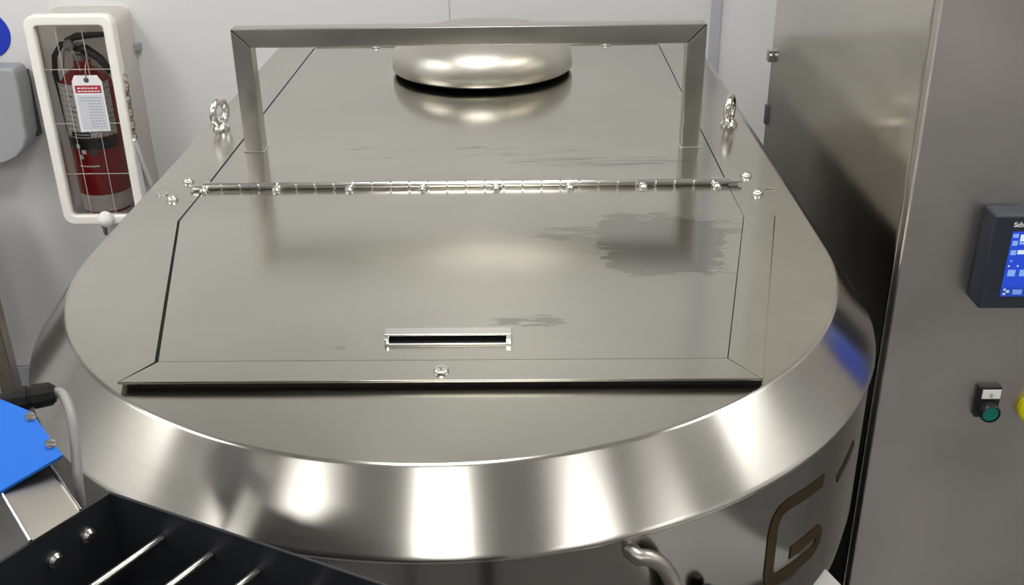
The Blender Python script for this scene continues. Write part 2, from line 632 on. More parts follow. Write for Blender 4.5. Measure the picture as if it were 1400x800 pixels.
# bronze lettering on the round wall (a G, then the next letter cut off by the curve)
def stroke(mb, path, hw):
    """path of (deg, z); ribbon of half width hw on the wall"""
    k = (RO) * PI / 180
    P = [Vector(((d + 0.7) * k, z)) for d, z in path]
    L, Rr = [], []
    for i, p in enumerate(P):
        if 0 < i < len(P) - 1:
            t = ((p - P[i - 1]).normalized() + (P[i + 1] - p).normalized()).normalized()
        else:
            t = (P[min(i + 1, len(P) - 1)] - P[max(i - 1, 0)]).normalized()
        nrm = Vector((-t.y, t.x))
        L.append(p + nrm * hw)
        Rr.append(p - nrm * hw)
    vs = []
    for a, b in zip(L, Rr):
        for off in (-0.0005, 0.0009):
            vs.append(wallpt(a.x / k, a.y, off))
            vs.append(wallpt(b.x / k, b.y, off))
    fs = []
    for i in range(len(P) - 1):
        q = i * 4
        fs += [(q + 2, q + 3, q + 7, q + 6), (q, q + 2, q + 6, q + 4), (q + 1, q + 5, q + 7, q + 3)]
    fs += [(0, 1, 3, 2), (len(vs) - 4, len(vs) - 2, len(vs) - 1, len(vs) - 3)]
    mb.add(vs, fs)


def dens(path, n=5):
    out = []
    for a, b in zip(path[:-1], path[1:]):
        for i in range(n):
            out.append((a[0] + (b[0] - a[0]) * i / n, a[1] + (b[1] - a[1]) * i / n))
    return out + [path[-1]]


g = MB()
stroke(g, dens([(49.5, 1.0295), (41.6, 1.0375), (40.4, 1.035), (39.7, 1.028), (39.4, 1.015), (39.4, 0.962), (39.8, 0.950), (40.8, 0.945),
                (49.0, 0.938), (50.2, 0.943), (50.4, 0.955), (49.6, 0.963), (43.4, 0.9665)]), 0.0075)
lg = g.build('letter', M_bronze, shell, smooth=40)
lg['label'] = 'bronze letter G'
g = MB()
stroke(g, dens([(54.2, 1.006), (57.0, 1.013), (60.0, 1.022)]), 0.0055)
lg = g.build('letter', M_bronze, shell, smooth=40)
lg['label'] = 'bronze letter, mostly hidden by the curve of the wall'

# drain pipe under the front rim and a black knob beside it
pp = [wallpt(20.3, 1.066, -0.01), wallpt(20.9, 1.064, 0.006)]
for i in range(9):
    a = PI / 2 * i / 8
    pp.append(wallpt(21.0 + 4.2 * math.sin(a), 1.064 - 0.075 * (1 - math.cos(a)), 0.010 + 0.008 * math.sin(a)))
pp += [wallpt(25.2, 0.95, 0.018), wallpt(25.2, 0.92, 0.018), wallpt(25.2, 0.903, 0.010), wallpt(25.2, 0.892, -0.004)]
MB().tube(pp, 0.0080, 14).build('bent_pipe', M_pipe, tank, smooth=60)
q = wallpt(29.6, 0.990, 0.010)
MB().lathe([(0, 0.010), (0.006, 0.0085), (0.009, 0.004), (0.010, -0.002), (0.008, -0.01), (0, -0.012)], q, 16).build('knob', M_bplast, tank)

# rear panel; the shade in its seam cracks is put in as black strips
HWS = 0.389
YH = 1.494                                  # hinge line
z1 = DZ + 0.0016
MB().prism([(CX - HWS, YH + .002), (CX + HWS, YH + .002), (CX + HWS, 2.418), (CX - HWS, 2.418)], z1, DZ + 0.0001).build(
    'rear_panel', M_rearp, tank, uv=True)
rear = tank.children[-1]
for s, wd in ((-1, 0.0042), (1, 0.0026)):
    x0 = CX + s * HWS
    MB().box(min(x0, x0 + s * wd), max(x0, x0 + s * wd), YH + .002, 2.418, DZ + 0.0001, DZ + 0.0007).build('seam_shade', M_rubber_shade, tank, smooth=0)
scr = None
SCREW = [(0, 0.0050), (0.0035, 0.0046), (0.0060, 0.0030), (0.0070, 0.0008), (0.0070, 0.0), (0, 0.0)]
for x in (-0.344, -0.085, 0.176):
    MB().box(x - .010, x + .010, 2.402, 2.4205, z1 - .0002, z1 + 0.0012).lathe(SCREW, (x, 2.411, z1 + .001), 12).build('rear_screw', M_chrome, rear)
MB().box(CX - HWS, CX + HWS, 2.418, 2.423, DZ, DZ + 0.0045).build('rear_edge', M_chrome, rear, bevel=.0008, seg=1)

# mushroom vent
VX, VY = -0.0945, 2.196
prof = [(0, 0.097), (0.05, 0.096), (0.09, 0.092), (0.125, 0.085), (0.150, 0.076), (0.166, 0.067), (0.176, 0.057), (0.182, 0.047), (0.185, 0.038),
        (0.186, 0.030), (0.186, 0.0135), (0.184, 0.0115), (0.181, 0.0112)]
vent = MB().lathe(prof, (VX, VY, DZ), 96).build('vent_cap', M_cap, tank, smooth=60)
MB().lathe([(0.1805, 0.0114), (0.1805, 0.0085), (0.10, 0.0085), (0.10, 0.0114)], (VX, VY, DZ), 64).build('cap_shade', M_rubber_shade, vent, smooth=30)  # shade under the cap, put in as a black ring
MB().lathe([(0, 0.0015), (0.135, 0.0015), (0.135, 0.0115), (0, 0.0115)], (VX, VY, DZ), 64).build('vent_neck', M_rubber_shade, vent, smooth=30)

# grab bar: square tube, mitred
GY, GT = 1.682, 0.030
gx0, gx1, gz1 = -0.4655, 0.2790, 1.3520
bar = MB()
i0, i1, iz = gx0 + GT, gx1 - GT, gz1 - GT
y0, y1 = GY - GT / 2, GY + GT / 2
bar.prism_y([(gx0, gz1), (i0, iz), (i1, iz), (gx1, gz1)], y0, y1)
grab = bar.build('grab_bar', M_tube, tank, bevel=0.0022, seg=2)
MB().prism_y([(gx0, z1), (i0, z1), (i0, iz - .0004), (gx0, gz1 - .0006)], y0, y1).build('post', M_tube, grab, bevel=0.0022, seg=2)
MB().prism_y([(i1, z1), (gx1, z1), (gx1, gz1 - .0006), (i1, iz - .0004)], y0, y1).build('post', M_tube, grab, bevel=0.0022, seg=2)
for a, b in ((gx0, i0), (i1, gx1)):
    MB().box(a - .002, b + .002, y0 - .002, y1 + .002, z1 - .0002, z1 + .0018).build('weld', M_chrome, grab, bevel=.0008, seg=1)


# front hatch: slightly sloping plate with folded border strips
def hz(x, y):
    return DZ + 0.0016 + (YH - y) / (YH - 0.914) * 0.0080


CH = -0.0915
TI, TO, BI, BO = 0.389, 0.4325, 0.2945, 0.3225
YT, YI, YO = 1.362, 0.957, 0.914
plate = [(CX - HWS, YH - .002), (CX - TI, YT), (CH - BI, YI), (CH + BI, YI), (CX + TI, YT), (CX + HWS, YH - .002)]
hatch = MB().prism(plate, hz, lambda x, y: hz(x, y) - 0.0014).build('hatch', M_hatch, tank, uv=True)
GL, GR = 0.0036, 0.0008                    # open joint on the left, tight on the right
left = [(CX - TO, YT + .004), (CH - BO, YO), (CH - BI - GL, YI - .001), (CX - TI - GL, YT + .001)]
right = [(CX + TI + GR, YT), (CH + BI + GR, YI - .001), (CH + BO, YO), (CX + TO, YT + .004)]
front = [(CH - BO + .0006, YO), (CH + BO - .0006, YO), (CH + BI - .0002, YI - .0008), (CH - BI + .0002, YI - .0008)]
for poly in (left, right, front):
    n = len(poly)
    MB().prism(poly, lambda x, y: hz(x, y) + 0.0004, lambda x, y: hz(x, y) - 0.0026).build('border_strip', M_deck, hatch, uv=True, bevel=0.0007, seg=2)
# shade of the hatch gap and right edge, put in as a black sheet
gap_outline = [(CX - HWS - .004, YH - .003), (CX - TI - .006, YT + .001), (CX - TO + .006, YT), (CH - BO + .006, YO + .007), (CH + BO - .006, YO + .007), (CH + BO + .0012, YO + .008), (CX + TO + .0016, YT + .005), (CX + TI + .002, YT + .0055),
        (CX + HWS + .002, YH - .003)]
MB().prism(gap_outline, lambda x, y: max(hz(x, y) - 0.0028, DZ + 0.0002), DZ + 0.0001).build('hatch_gap_shade', M_rubber_shade, tank, smooth=0)
# pull handle and screw on the hatch
ph = MB()
hx0, hx1, hy = -0.1555, -0.0195, 1.001
zt = hz(0, hy)
ph.box(hx0, hx1, hy - 0.0035, hy + 0.012, zt + 0.0065, zt + 0.0090)
ph.box(hx0, hx1, hy + 0.0095, hy + 0.012, zt - .0003, zt + 0.0065)
ph.box(hx0, hx0 + .006, hy - .012, hy + 0.0095, zt - .0003, zt + 0.0070)
ph.box(hx1 - .006, hx1, hy - .012, hy + 0.0095, zt - .0003, zt + 0.0070)
ph.box(hx0 + .002, hx1 - .002, hy - 0.0125, hy - 0.0072, zt - .0003, zt + 0.0022)
pull = ph.build('pull_handle', M_chrome, hatch, bevel=0.0009, seg=2)
MB().box(hx0 + .006, hx1 - .006, hy - 0.0070, hy + .0094, zt - .0002, zt + .0009).build('slot_shade', M_rubber_shade, hatch, smooth=0)  # thin black sheet stands in for the shade in the handle slot
sx, sy = -0.090, 0.932
MB().lathe([(0, 0.0018), (0.003, 0.0018), (0.0035, 0.0042), (0.0062, 0.0042), (0.0078, 0.0022), (0.0082, 0.0), (0, 0.0)], (sx, sy, hz(0, sy)), 20).build(
    'screw', M_chrome, hatch)

# piano hinge
HZ = DZ + 0.0060
hx0, hx1 = -0.487, 0.300
nk = 28
kl = (hx1 - hx0) / nk
hinge = MB().tube([(-0.507, YH, HZ), (0.316, YH, HZ)], 0.0024, 10).build('hinge', M_chrome, tank, smooth=60)
k0 = MB().tube([(hx0 + .0016, YH, HZ), (hx0 + kl - .0016, YH, HZ)], 0.0052, 14).build('knuckle', M_chrome, hinge, smooth=60)
for i in range(1, nk):
    clone(k0, hinge, (kl * i, 0, 0))
MB().box(hx0 - .016, hx0 + .004, YH - .0045, YH + .0045, HZ - .0044, HZ + .002).build('end_plate', M_chrome, hinge, bevel=.001)
MB().box(hx1 - .004, hx1 + .012, YH - .0045, YH + .0045, HZ - .0044, HZ + .002).build('end_plate', M_chrome, hinge, bevel=.001)
HS = [(0, 0.0062), (0.004, 0.0056), (0.0065, 0.0036), (0.0075, 0.0010), (0.0075, 0.0), (0, 0.0)]
s0 = None
for i in range(8):
    x = -0.4835 + i * 0.1087
    for dy in (-0.0125, 0.0135):
        if s0 is None:
            s0 = MB().lathe(HS, (x, YH + dy, DZ + .0016), 14).build('hinge_screw', M_chrome, hinge)
            r0 = (x, dy)
        else:
            clone(s0, hinge, (x - r0[0], dy - r0[1], 0))

# bolts and eye bolts on the deck
BOLT = [(0, 0.0075), (0.004, 0.0068), (0.007, 0.0045), (0.0085, 0.001), (0.0085, 0.0), (0, 0.0)]
b0 = MB().lathe(BOLT, (-0.520, 1.529, DZ), 18).build('bolt', M_chrome, tank)
for x, y in ((-0.522, 1.454), (0.330, 1.532), (0.332, 1.457)):
    clone(b0, tank, (x + 0.520, y - 1.529, 0))
MB().lathe([(0.004, 0.0), (0.0085, 0.0), (0.0085, 0.0015), (0.004, 0.0015), (0.004, 0.0)], (-0.544, 1.476, DZ), 18).build('washer', M_chrome, tank)
MB().tube([(0.347, 1.4755, DZ + .001), (0.364, 1.4755, DZ + .001)], 0.0012, 6).build('pin', M_chrome, tank)
for x, y, yaw in ((-0.541, 1.806, 73), (0.348, 1.793, 68)):
    e = MB()
    Mr = Matrix.Rotation(math.radians(yaw), 3, 'Z') @ Matrix.Rotation(PI / 2, 3, 'X')
    e.torus((x, y, DZ + 0.029), 0.0205, 0.0065, Mr)
    ey = e.build('eye_bolt', M_chrome, tank, smooth=80)
    MB().lathe([(0, 0.0), (0.0150, 0.0), (0.0155, 0.004), (0.013, 0.007), (0.008, 0.012), (0.007, 0.020), (0, 0.020)], (x, y, DZ), 18).build('collar', M_chrome, ey, smooth=40)

# ------------------------------------------------------------------ control cabinet on the right
CX0, CX1, CY0, CY1, CH0 = 0.490, 1.25, 1.288, 2.138, 2.15
cab = thing('control_cabinet', 'tall stainless steel control cabinet beside the tank, with touch panel and push buttons', 'cabinet', (0.87, 1.71, 0))
MB().box(CX0, CX1, CY0 + 0.022, CY1, 0.10, CH0).build('housing', M_cabside, cab, bevel=0.004, uv='xz')
MB().box(CX0 + .05, CX1 - .05, CY0 + .07, CY1 - .05, 0, 0.0995).build('plinth', M_darkgrey, cab, smooth=0)
door = MB().box(CX0 + .0005, CX1 - .0005, CY0, CY0 + 0.0205, 0.105, CH0 - .005).build('door', M_cab, cab, bevel=0.004, seg=3)
MB().box(CX0 - .0095, CX0 + .001, 2.118, 2.136, 1.180, 1.204).lathe([(0, 0.005), (0.003, 0.004), (0.0042, 0), (0, 0)], (CX0 - .005, 2.118, 1.194), 10, 'Y').build(
    'hinge_lug', M_chrome, cab, bevel=.001)
MB().box(CX0 - .004, CX0 + .001, 2.118, 2.136, 1.050, 1.090).build('hinge_lug', M_darkgrey, cab, bevel=.001)
# touch panel
hx0, hx1, hz0, hz1, hyf = 0.5865, 0.765, 1.0640, 1.1965, 1.250
hmi = MB().box(hx0, hx1, hyf, CY0 + .0005, hz0, hz1).build('touch_panel', M_hmi, cab, bevel=0.0045, seg=3)
MB().box(0.6120, 0.741, hyf - .0006, hyf + .002, 1.0830, 1.1740).build('screen', M_lblue, hmi, smooth=0)
sx0 = 0.6120
yy = hyf - .0007


def icon(x, z, wd, ht, m, name='icon'):
    MB().box(sx0 + x, sx0 + x + wd, yy - .0004, yy + .0003, 1.0830 + z, 1.0830 + z + ht).build(name, m, hmi, smooth=0)


icon(0.0000, 0.0000, 0.129, 0.0130, M_ldark, 'task_bar')
for x, z, wd, ht, m in ((.0028, .0085, .003, .003, M_lwhite), (.0065, .0055, .0042, .0036, M_lwhite), (.0028, .0022, .0034, .003, M_lwhite),
                        (.0150, .0030, .012, .007, M_licon), (.0320, .0030, .012, .007, M_licon), (.0490, .0030, .012, .007, M_licon),
                        (.0040, .0290, .0095, .0090, M_licon), (.0190, .0290, .0095, .0090, M_licon), (.034, .0290, .0095, .0090, M_licon),
                        (.0028, .0425, .0018, .0018, M_lwhite), (.0140, .0425, .0018, .0018, M_lwhite),
                        (.0042, .0495, .0022, .0022, M_licon), (.0022, .0590, .0070, .0065, M_licon), (.0110, .0600, .0150, .0055, M_lwhite),
                        (.0022, .0720, .0065, .0065, M_licon), (.0110, .0735, .0120, .0035, M_licon),
                        (.0012, .0830, .0070, .0050, M_licon), (.0110, .0780, .0140, .0090, M_lwhite), (.030, .0780, .03, .006, M_licon)):
    icon(x, z, wd, ht, m)
text_mesh('lettering', 'Schneider Electric', 0.0088, M_whiteb, hmi, (0.6118, hyf - .0003, 1.1805), bold=0.0002)

# push button with legend plate
pb = MB().box(0.6255, 0.6575, 1.2790, CY0 + .001, 0.8780, 0.9270).build('push_button', M_bplast, cab, bevel=0.002)
MB().box(0.6305, 0.6560, 1.2778, 1.2795, 0.9090, 0.9235).build('legend_plate', M_whiteb, pb, bevel=.0005, seg=1)
lm = MB()
lm.box(0.6424, 0.6434, 1.2772, 1.2781, 0.9120, 0.9190)
lm.box(0.6400, 0.6460, 1.2772, 1.2781, 0.9150, 0.9160)
lm.box(0.6408, 0.6450, 1.2772, 1.2781, 0.9120, 0.9128)
lm.build('legend_mark', M_print, pb, smooth=0)
MB().lathe([(0.0095, 0.0), (0.0142, 0.0), (0.0142, 0.012), (0.0128, 0.0145), (0.0118, 0.0145)], (0.6420, 1.2795, 0.8910), 28, 'Y').build('bezel_ring', M_bplast, pb)
MB().lathe([(0, 0.0130), (0.0110, 0.0130), (0.0117, 0.012), (0.0117, 0.002), (0, 0.002)], (0.6420, 1.2795, 0.8910), 28, 'Y').build('green_cap', M_green, pb)
es = MB().lathe([(0, 0.0), (0.0225, 0.0), (0.0225, 0.010), (0.019, 0.014), (0.0, 0.014)], (0.7095, CY0 + .0005, 0.890), 32, 'Y').build('stop_button', M_yellow, cab)
MB().lathe([(0, 0.020), (0.010, 0.020), (0.013, 0.016), (0.013, 0.012), (0, 0.012)], (0.7115, CY0 + .0005, 0.890), 28, 'Y').build('red_head', M_redb, es)

# ------------------------------------------------------------------ extinguisher housing on the wall
EX0, EX1, EZ0, EZ1, EYF = -1.2490, -1.0260, 0.6330, 1.1880, 2.636
box = thing('extinguisher_housing', 'cream plastic fire extinguisher box with clear scored front on the white wall', 'extinguisher box', ((EX0 + EX1) / 2, YB - .006, EZ0))


def frame_ring(outer, inner, y0, y1):
    n = len(outer)
    mb = MB()
    vs = [(x, y0, z) for x, z in outer] + [(x, y0, z) for x, z in inner] + [(x, y1, z) for x, z in outer] + [(x, y1, z) for x, z in inner]
    fs = []
    for i in range(n):
        j = (i + 1) % n
        fs += [(i, j, n + j, n + i), (2 * n + i, 3 * n + i, 3 * n + j, 2 * n + j), (i, 2 * n + i, 2 * n + j, j), (n + i, n + j, 3 * n + j, 3 * n + i)]
    return mb.add(vs, fs)


FW = 0.0255
frame_ring(rrect(EX0, EX1, EZ0, EZ1, 0.028), rrect(EX0 + FW, EX1 - FW, EZ0 + FW, EZ1 - FW, 0.010), EYF, EYF + 0.034).build(
    'front_frame', M_white, box, bevel=0.005, seg=3, smooth=50)
fs_ = 0.007
frame_ring(rrect(EX0 + fs_, EX1 - fs_, EZ0 + fs_, EZ1 - fs_, 0.025), rrect(EX0 + .018, EX1 - .018, EZ0 + .018, EZ1 - .018, 0.016), EYF + 0.034, YB - 0.0065).build(
    'side_walls', M_milky, box, smooth=50)
MB().box(EX0 + .012, EX1 - .012, YB - .0115, YB - .0068, EZ0 + .012, EZ1 - .012).build('back_plate', M_white, box, smooth=0)
pane = MB().box(EX0 + .022, EX1 - .022, EYF + .014, EYF + .0155, EZ0 + .022, EZ1 - .022).build('clear_pane', M_pane, box, smooth=0)
for z in (1.051, 0.910, 0.773):
    MB().box(EX0 + .026, EX1 - .026, EYF + .0128, EYF + .0142, z - .0007, z + .0007).build('score_line', M_score, pane, smooth=0)
for x in (-1.176, -1.110):
    MB().box(x - .0006, x + .0006, EYF + .0128, EYF + .0142, EZ0 + .026, EZ1 - .026).build('score_line', M_score, pane, smooth=0)
MB().lathe([(0, 0.024), (0.010, 0.022), (0.019, 0.015), (0.022, 0.006), (0.022, 0), (0, 0)], (-1.133, EYF, 0.650), 24, 'Y').build('lock_knob', M_whiteb, box)
MB().lathe([(0, 0.004), (0.004, 0.003), (0.005, 0), (0, 0)], (-1.139, EYF - .015, 0.634), 12, 'Y').build('lock_screw', M_rod, box)
MB().lathe([(0, 0.0), (0.006, -0.004), (0.006, -0.022), (0.004, -0.028), (0, -0.028)], (-1.140, EYF - .004, 0.633), 12).build('lock_pin', M_rod, box)
# breaker bar hanging in a chain on the right side
bx = EX1 - fs_ + 0.010
ch = MB()
for i in range(9):
    z = 1.008 - i * 0.0165
    y = 2.652 + 0.004 * (i % 2) - i * 0.001
    Mr = Matrix.Rotation((PI / 2 if i % 2 else 0.35), 3, 'Z') @ Matrix.Rotation(PI / 2, 3, 'X') @ Matrix.Diagonal((0.62, 1.0, 1.0))
    ch.torus((bx, y, z), 0.0105, 0.0024, Mr, 14, 6)
ch.build('chain', M_rust, box, smooth=80)
MB().tube([(bx, 2.650, 1.038), (bx + .004, 2.662, 1.030), (bx, 2.652, 1.012)], 0.0016, 6).build('chain_hook', M_rod, box)
MB().tube([(bx, 2.640, 0.868), (bx, 2.648, 0.850), (bx, 2.672, 0.790), (bx, 2.700, 0.722)], [0.0045, 0.0065, 0.0065, 0.0065], 10).build('breaker_bar', M_whiteb, box, smooth=60)
MB().box(EX1 - fs_ - .001, EX1 + .009, YB - .028, YB - .0064, 1.068, 1.086).build('wall_bracket', M_grey, box, bevel=.002)

# the extinguisher inside
XE, YE, ZE, RE = -1.1540, 2.7215, EZ0 + .0185, 0.0675
ext = thing('fire_extinguisher', 'red fire extinguisher with black handle standing inside the cream wall box', 'fire extinguisher', (XE, YE, ZE))
MB().lathe([(0, 0.004), (0.050, 0.0), (0.060, 0.002), (RE, 0.012), (RE, 0.335), (RE - .004, 0.352), (RE - .016, 0.370), (0.034, 0.383), (0.022, 0.390), (0.021, 0.408),
            (0, 0.408)], (XE, YE, ZE), 40).build('cylinder_body', M_red, ext, smooth=50)
MB().lathe([(RE + .0004, 0.012), (RE + .0012, 0.014), (RE + .0012, 0.056), (RE + .0004, 0.058)], (XE, YE, ZE), 40).build('foot_band', M_foot, ext, smooth=50)
MB().lathe([(0.018, 0.405), (0.020, 0.407), (0.020, 0.422), (0.013, 0.426), (0.013, 0.452), (0, 0.454)], (XE, YE, ZE), 20).build('valve', M_rod, ext)


def wrap(a0, a1, zz0, zz1, name, m, off=0.0007, parent=None):
    mb = MB()
    n = 24
    vs, fs = [], []
    for i in range(n + 1):
        a = math.radians(a0 + (a1 - a0) * i / n)
        for z in (zz0, zz1):
            vs.append((XE + (RE + off) * math.sin(a), YE - (RE + off) * math.cos(a), z))
    for i in range(n):
        fs.append((2 * i, 2 * i + 2, 2 * i + 3, 2 * i + 1))
    return mb.add(vs, fs).build(name, m, parent or ext, smooth=60)


lab = wrap(-80, 75, 0.868, 1.010, 'paper_label', M_label)
wrap(-78, 70, 0.835, 0.867, 'black_band', M_bplast)
for a, z, s in ((-22, 0.846, 7), (-10, 0.831, 7), (-18, 0.817, 7)):
    k0_ = s / 2 / RE * 0.001 * 57.3 * 1.0
    wrap(a - 5, a + 5, z - .0055, z + .0055, 'pictogram', M_whiteb, 0.0014)
wrap(4, 20, 0.822, 0.840, 'pictogram', M_darkgrey, 0.0016)
wrap(-28, 18, 0.790, 0.7935, 'printed_line', M_white, 0.0012)
wrap(-34, 12, 0.872, 0.884, 'black_caption', M_bplast, 0.0012)
wrap(-24, 10, 0.8765, 0.8795, 'printed_line', M_whiteb, 0.0017)
# levers, gauge, hose
lev = MB()
lev.prism([(0, 0)] * 3, 0, 0) if False else None
zv = ZE + 0.452
MB().tube([(XE - .030, YE - .004, zv + .006), (XE, YE - .004, zv + .016), (XE + .045, YE - .006, zv + .020), (XE + .085, YE - .010, zv + .022)], [0.006, 0.010, 0.008, 0.006], 10).build('top_lever', M_bplast, ext, smooth=60)
MB().tube([(XE - .012, YE - .006, zv - .012), (XE + .020, YE - .008, zv - .016), (XE + .052, YE - .010, zv - .040), (XE + .075, YE - .012, zv - .075)], [0.009, 0.012, 0.011, 0.008], 10).build('carry_handle', M_bplast, ext, smooth=60)
MB().lathe([(0, 0.012), (0.012, 0.012), (0.014, 0.010), (0.014, 0), (0, 0)], (XE - .014, YE - .020, zv - .002), 20, 'Y').build('pressure_gauge', M_rod, ext)
MB().tube([(XE - .012, YE, zv), (XE - .040, YE - .012, zv - .002), (XE - .060, YE - .02, zv - .030), (XE - .067, YE - .02, zv - .075), (XE - .0675, YE - .01, zv - .14), (XE - .0685, YE, zv - .24)],
          0.0075, 10).build('hose', M_bplast, ext, smooth=60)
MB().tube([(XE - .036, YE - .035, zv - .058), (XE - .024, YE - .042, zv - .012), (XE - .010, YE - .040, zv - .003), (XE + .003, YE - .044, zv - .020), (XE + .012, YE - .05, zv - .062)], 0.0022, 8).build('safety_ring', M_rod, ext, smooth=60)
# hanging tag
ty = YE - RE - 0.006
tg = MB()
cz = 1.036
T = Matrix.Rotation(math.radians(-3), 2)
shape = [(-0.030, 0.0), (-0.039, -0.016), (-0.040, -0.148), (0.038, -0.146), (0.038, -0.016), (0.028, 0.0)]
tx = -1.1200
tg.prism_y([(tx + x, cz + z) for x, z in shape][::-1], ty - .0004, ty + .0004)
card = tag(tg.build('inspection_tag', M_tagw, None, smooth=0), 'white inspection tag with red heading hanging on the red fire extinguisher', 'tag')


def tagbar(x0, x1, zz0, zz1, m, name, y=0.0007):
    MB().box(tx + x0, tx + x1, ty - y, ty - .0003, cz + zz0, cz + zz1).build(name, m, card, smooth=0)


tagbar(-0.034, 0.033, -0.046, -0.026, M_tagr, 'red_heading')
rr = random.Random(2)
for zz in (-0.033, -0.041):
    x = -0.028
    while x < 0.024:
        l = rr.uniform(.004, .009)
        tagbar(x, x + l, zz - .0014, zz + .0014, M_whiteb, 'printed_word', 0.0010)
        x += l + .002
tagbar(-0.033, 0.034, -0.142, -0.051, plain('pale_grey_print', (0.62, 0.64, 0.70), 0.5), 'printed_table')
for i in range(11):
    zz = -0.058 - i * 0.0076
    x = -0.008 if i > 1 else -0.026
    while x < 0.024:
        l = rr.uniform(.003, .009)
        tagbar(x, x + l, zz - .0009, zz + .0009, M_print, 'printed_word', 0.0010)
        x += l + .0025
MB().lathe([(0, 0.0012), (0.0065, 0.0012), (0.0065, 0), (0, 0)], (tx - .001, ty - .0004, cz - .012), 16, 'Y').build('eyelet', M_darkgrey, card)
MB().tube([(tx - .001, ty - .002, cz - .012), (tx + .003, ty - .003, cz + .018), (tx + .006, YE - .048, cz + .055)], 0.0012, 6).build('tie', M_rod, card, smooth=60)

# ------------------------------------------------------------------ sign and dispenser on the wall
tag(MB().lathe([(0, 0.003), (0.0605, 0.003), (0.0615, 0.002), (0.0615, 0.0), (0, 0)], (-1.4215, YB - .006, 1.1120), 48, 'Y').build('wall_sign', M_bluesign), 'round dark blue sign on the white wall above the grey dispenser', 'sign')
dis = thing('dispenser', 'grey plastic wall dispenser with rounded lower edge left of the extinguisher box', 'dispenser', (-1.50, YB - .006, 0.785))
prof = [(-1.68, 1.045), (-1.333, 1.045), (-1.322, 1.035), (-1.319, 1.00), (-1.327, 0.862), (-1.340, 0.832), (-1.365, 0.805), (-1.40, 0.790), (-1.45, 0.785), (-1.68, 0.785)]
MB().prism_y(prof, 2.690, 2.765).build('cover', M_grey, dis, bevel=0.010, seg=3, smooth=50)
MB().box(-1.67, -1.330, 2.766, YB - .0065, 0.84, 1.02).build('back_plate', M_darkgrey, dis, bevel=.003)
MB().box(-1.60, -1.40, 2.684, 2.6895, 0.88, 0.995).build('window', plain('smoky_plastic', (0.30, 0.31, 0.33), 0.2), dis, bevel=.002)

# ------------------------------------------------------------------ work table whose leg shows at the left edge
tb = thing('work_table', 'stainless steel work table, one leg showing at the left edge before the white wall', 'table', (-1.90, 2.25, 0))
MB().box(-2.40, -1.455, 1.85, 2.68, 0.70, 0.74).build('tabletop', M_tube, tb, bevel=.004)
M_leg = steel('dark_leg_steel', (0.40, 0.36, 0.30), 0.30, brush=(10, 10, 10), bump=0)
for x, y in ((-1.4845, 2.60), (-2.34, 2.60), (-1.4845, 1.92), (-2.34, 1.92)):
    MB().box(x - .0215, x + .0215, y - .0215, y + .0215, 0.0, 0.6995).build('leg', M_leg, tb, bevel=.005, seg=3)

# ------------------------------------------------------------------ black hopper with rods, bottom left
A = Vector((-0.338, 0.693))
ua = Vector((-0.519, -0.855)).normalized()  # along the left wall, towards the viewer
ub = Vector((0.906, -0.423)).normalized()   # along the back wall, to the right
HT = 1.190
hop = thing('rod_hopper', 'black sheet metal hopper with thin steel rods across it, in front of the tank', 'hopper', (-0.27, 0.42, 0))
LA, LB, TH, HD = 0.46, 0.40, 0.0025, 0.20


def hp(a, b, z):
    p = A + ua * a + ub * b
    return (p.x, p.y, z)


def wall(a0, a1, b0, b1, zz0, zz1, name='side_wall', m=None):
    mb = MB()
    vs = [hp(a, b, z) for a in (a0, a1) for b in (b0, b1) for z in (zz0, zz1)]
    mb.add(vs, [(0, 1, 3, 2), (4, 6, 7, 5), (0, 4, 5, 1), (2, 3, 7, 6), (0, 2, 6, 4), (1, 5, 7, 3)])
    return mb.build(name, m or M_black, hop, bevel=0.0006, seg=1)


wall(0, LA, 0, TH, HT - HD, HT)
wall(0, TH, TH + .0002, LB, HT - HD, HT)
wall(0, LA, LB + .0002, LB + TH, HT - HD, HT)
wall(LA - TH, LA, TH + .0002, LB, HT - HD, HT)
wall(0, LA, 0, LB, HT - HD - .003, HT - HD - .0002, 'bottom_plate')
# rods run from the back wall towards the viewer
for k, b in enumerate((0.052, 0.101, 0.146, 0.196, 0.246, 0.296, 0.346)):
    MB().tube([hp(TH + .0003, b, 1.162), hp(LA - TH - .0003, b, 1.162)], 0.0032, 10).build('rod', M_rod, hop, smooth=60)
BH = [(0, 0.0062), (0.004, 0.0055), (0.0066, 0.0030), (0.0072, 0.0), (0, 0.0)]
for a, z in ((0.029, 1.166), (0.060, 1.164)):
    c = Vector(hp(a, TH, z))
    mb = MB().lathe(BH, (0, 0, 0), 16)
    ax = Vector((ub.x, ub.y, 0)) - Vector((ua.x, ua.y, 0)) * ub.dot(ua)
    Rm = Vector((0, 0, 1)).rotation_difference(ax.normalized()).to_matrix()
    mb.v = [tuple(c + Rm @ Vector(q)) for q in mb.v]
    mb.build('rivet', M_rod, hop)
for a, b in ((0.02, 0.02), (LA - .02, 0.02), (0.02, LB - .02), (LA - .02, LB - .02)):
    p = hp(a, b, 0)
    MB().box(p[0] - .012, p[0] + .012, p[1] - .012, p[1] + .012, 0, HT - HD - .003).build('leg', M_black, hop, bevel=.002, seg=1)

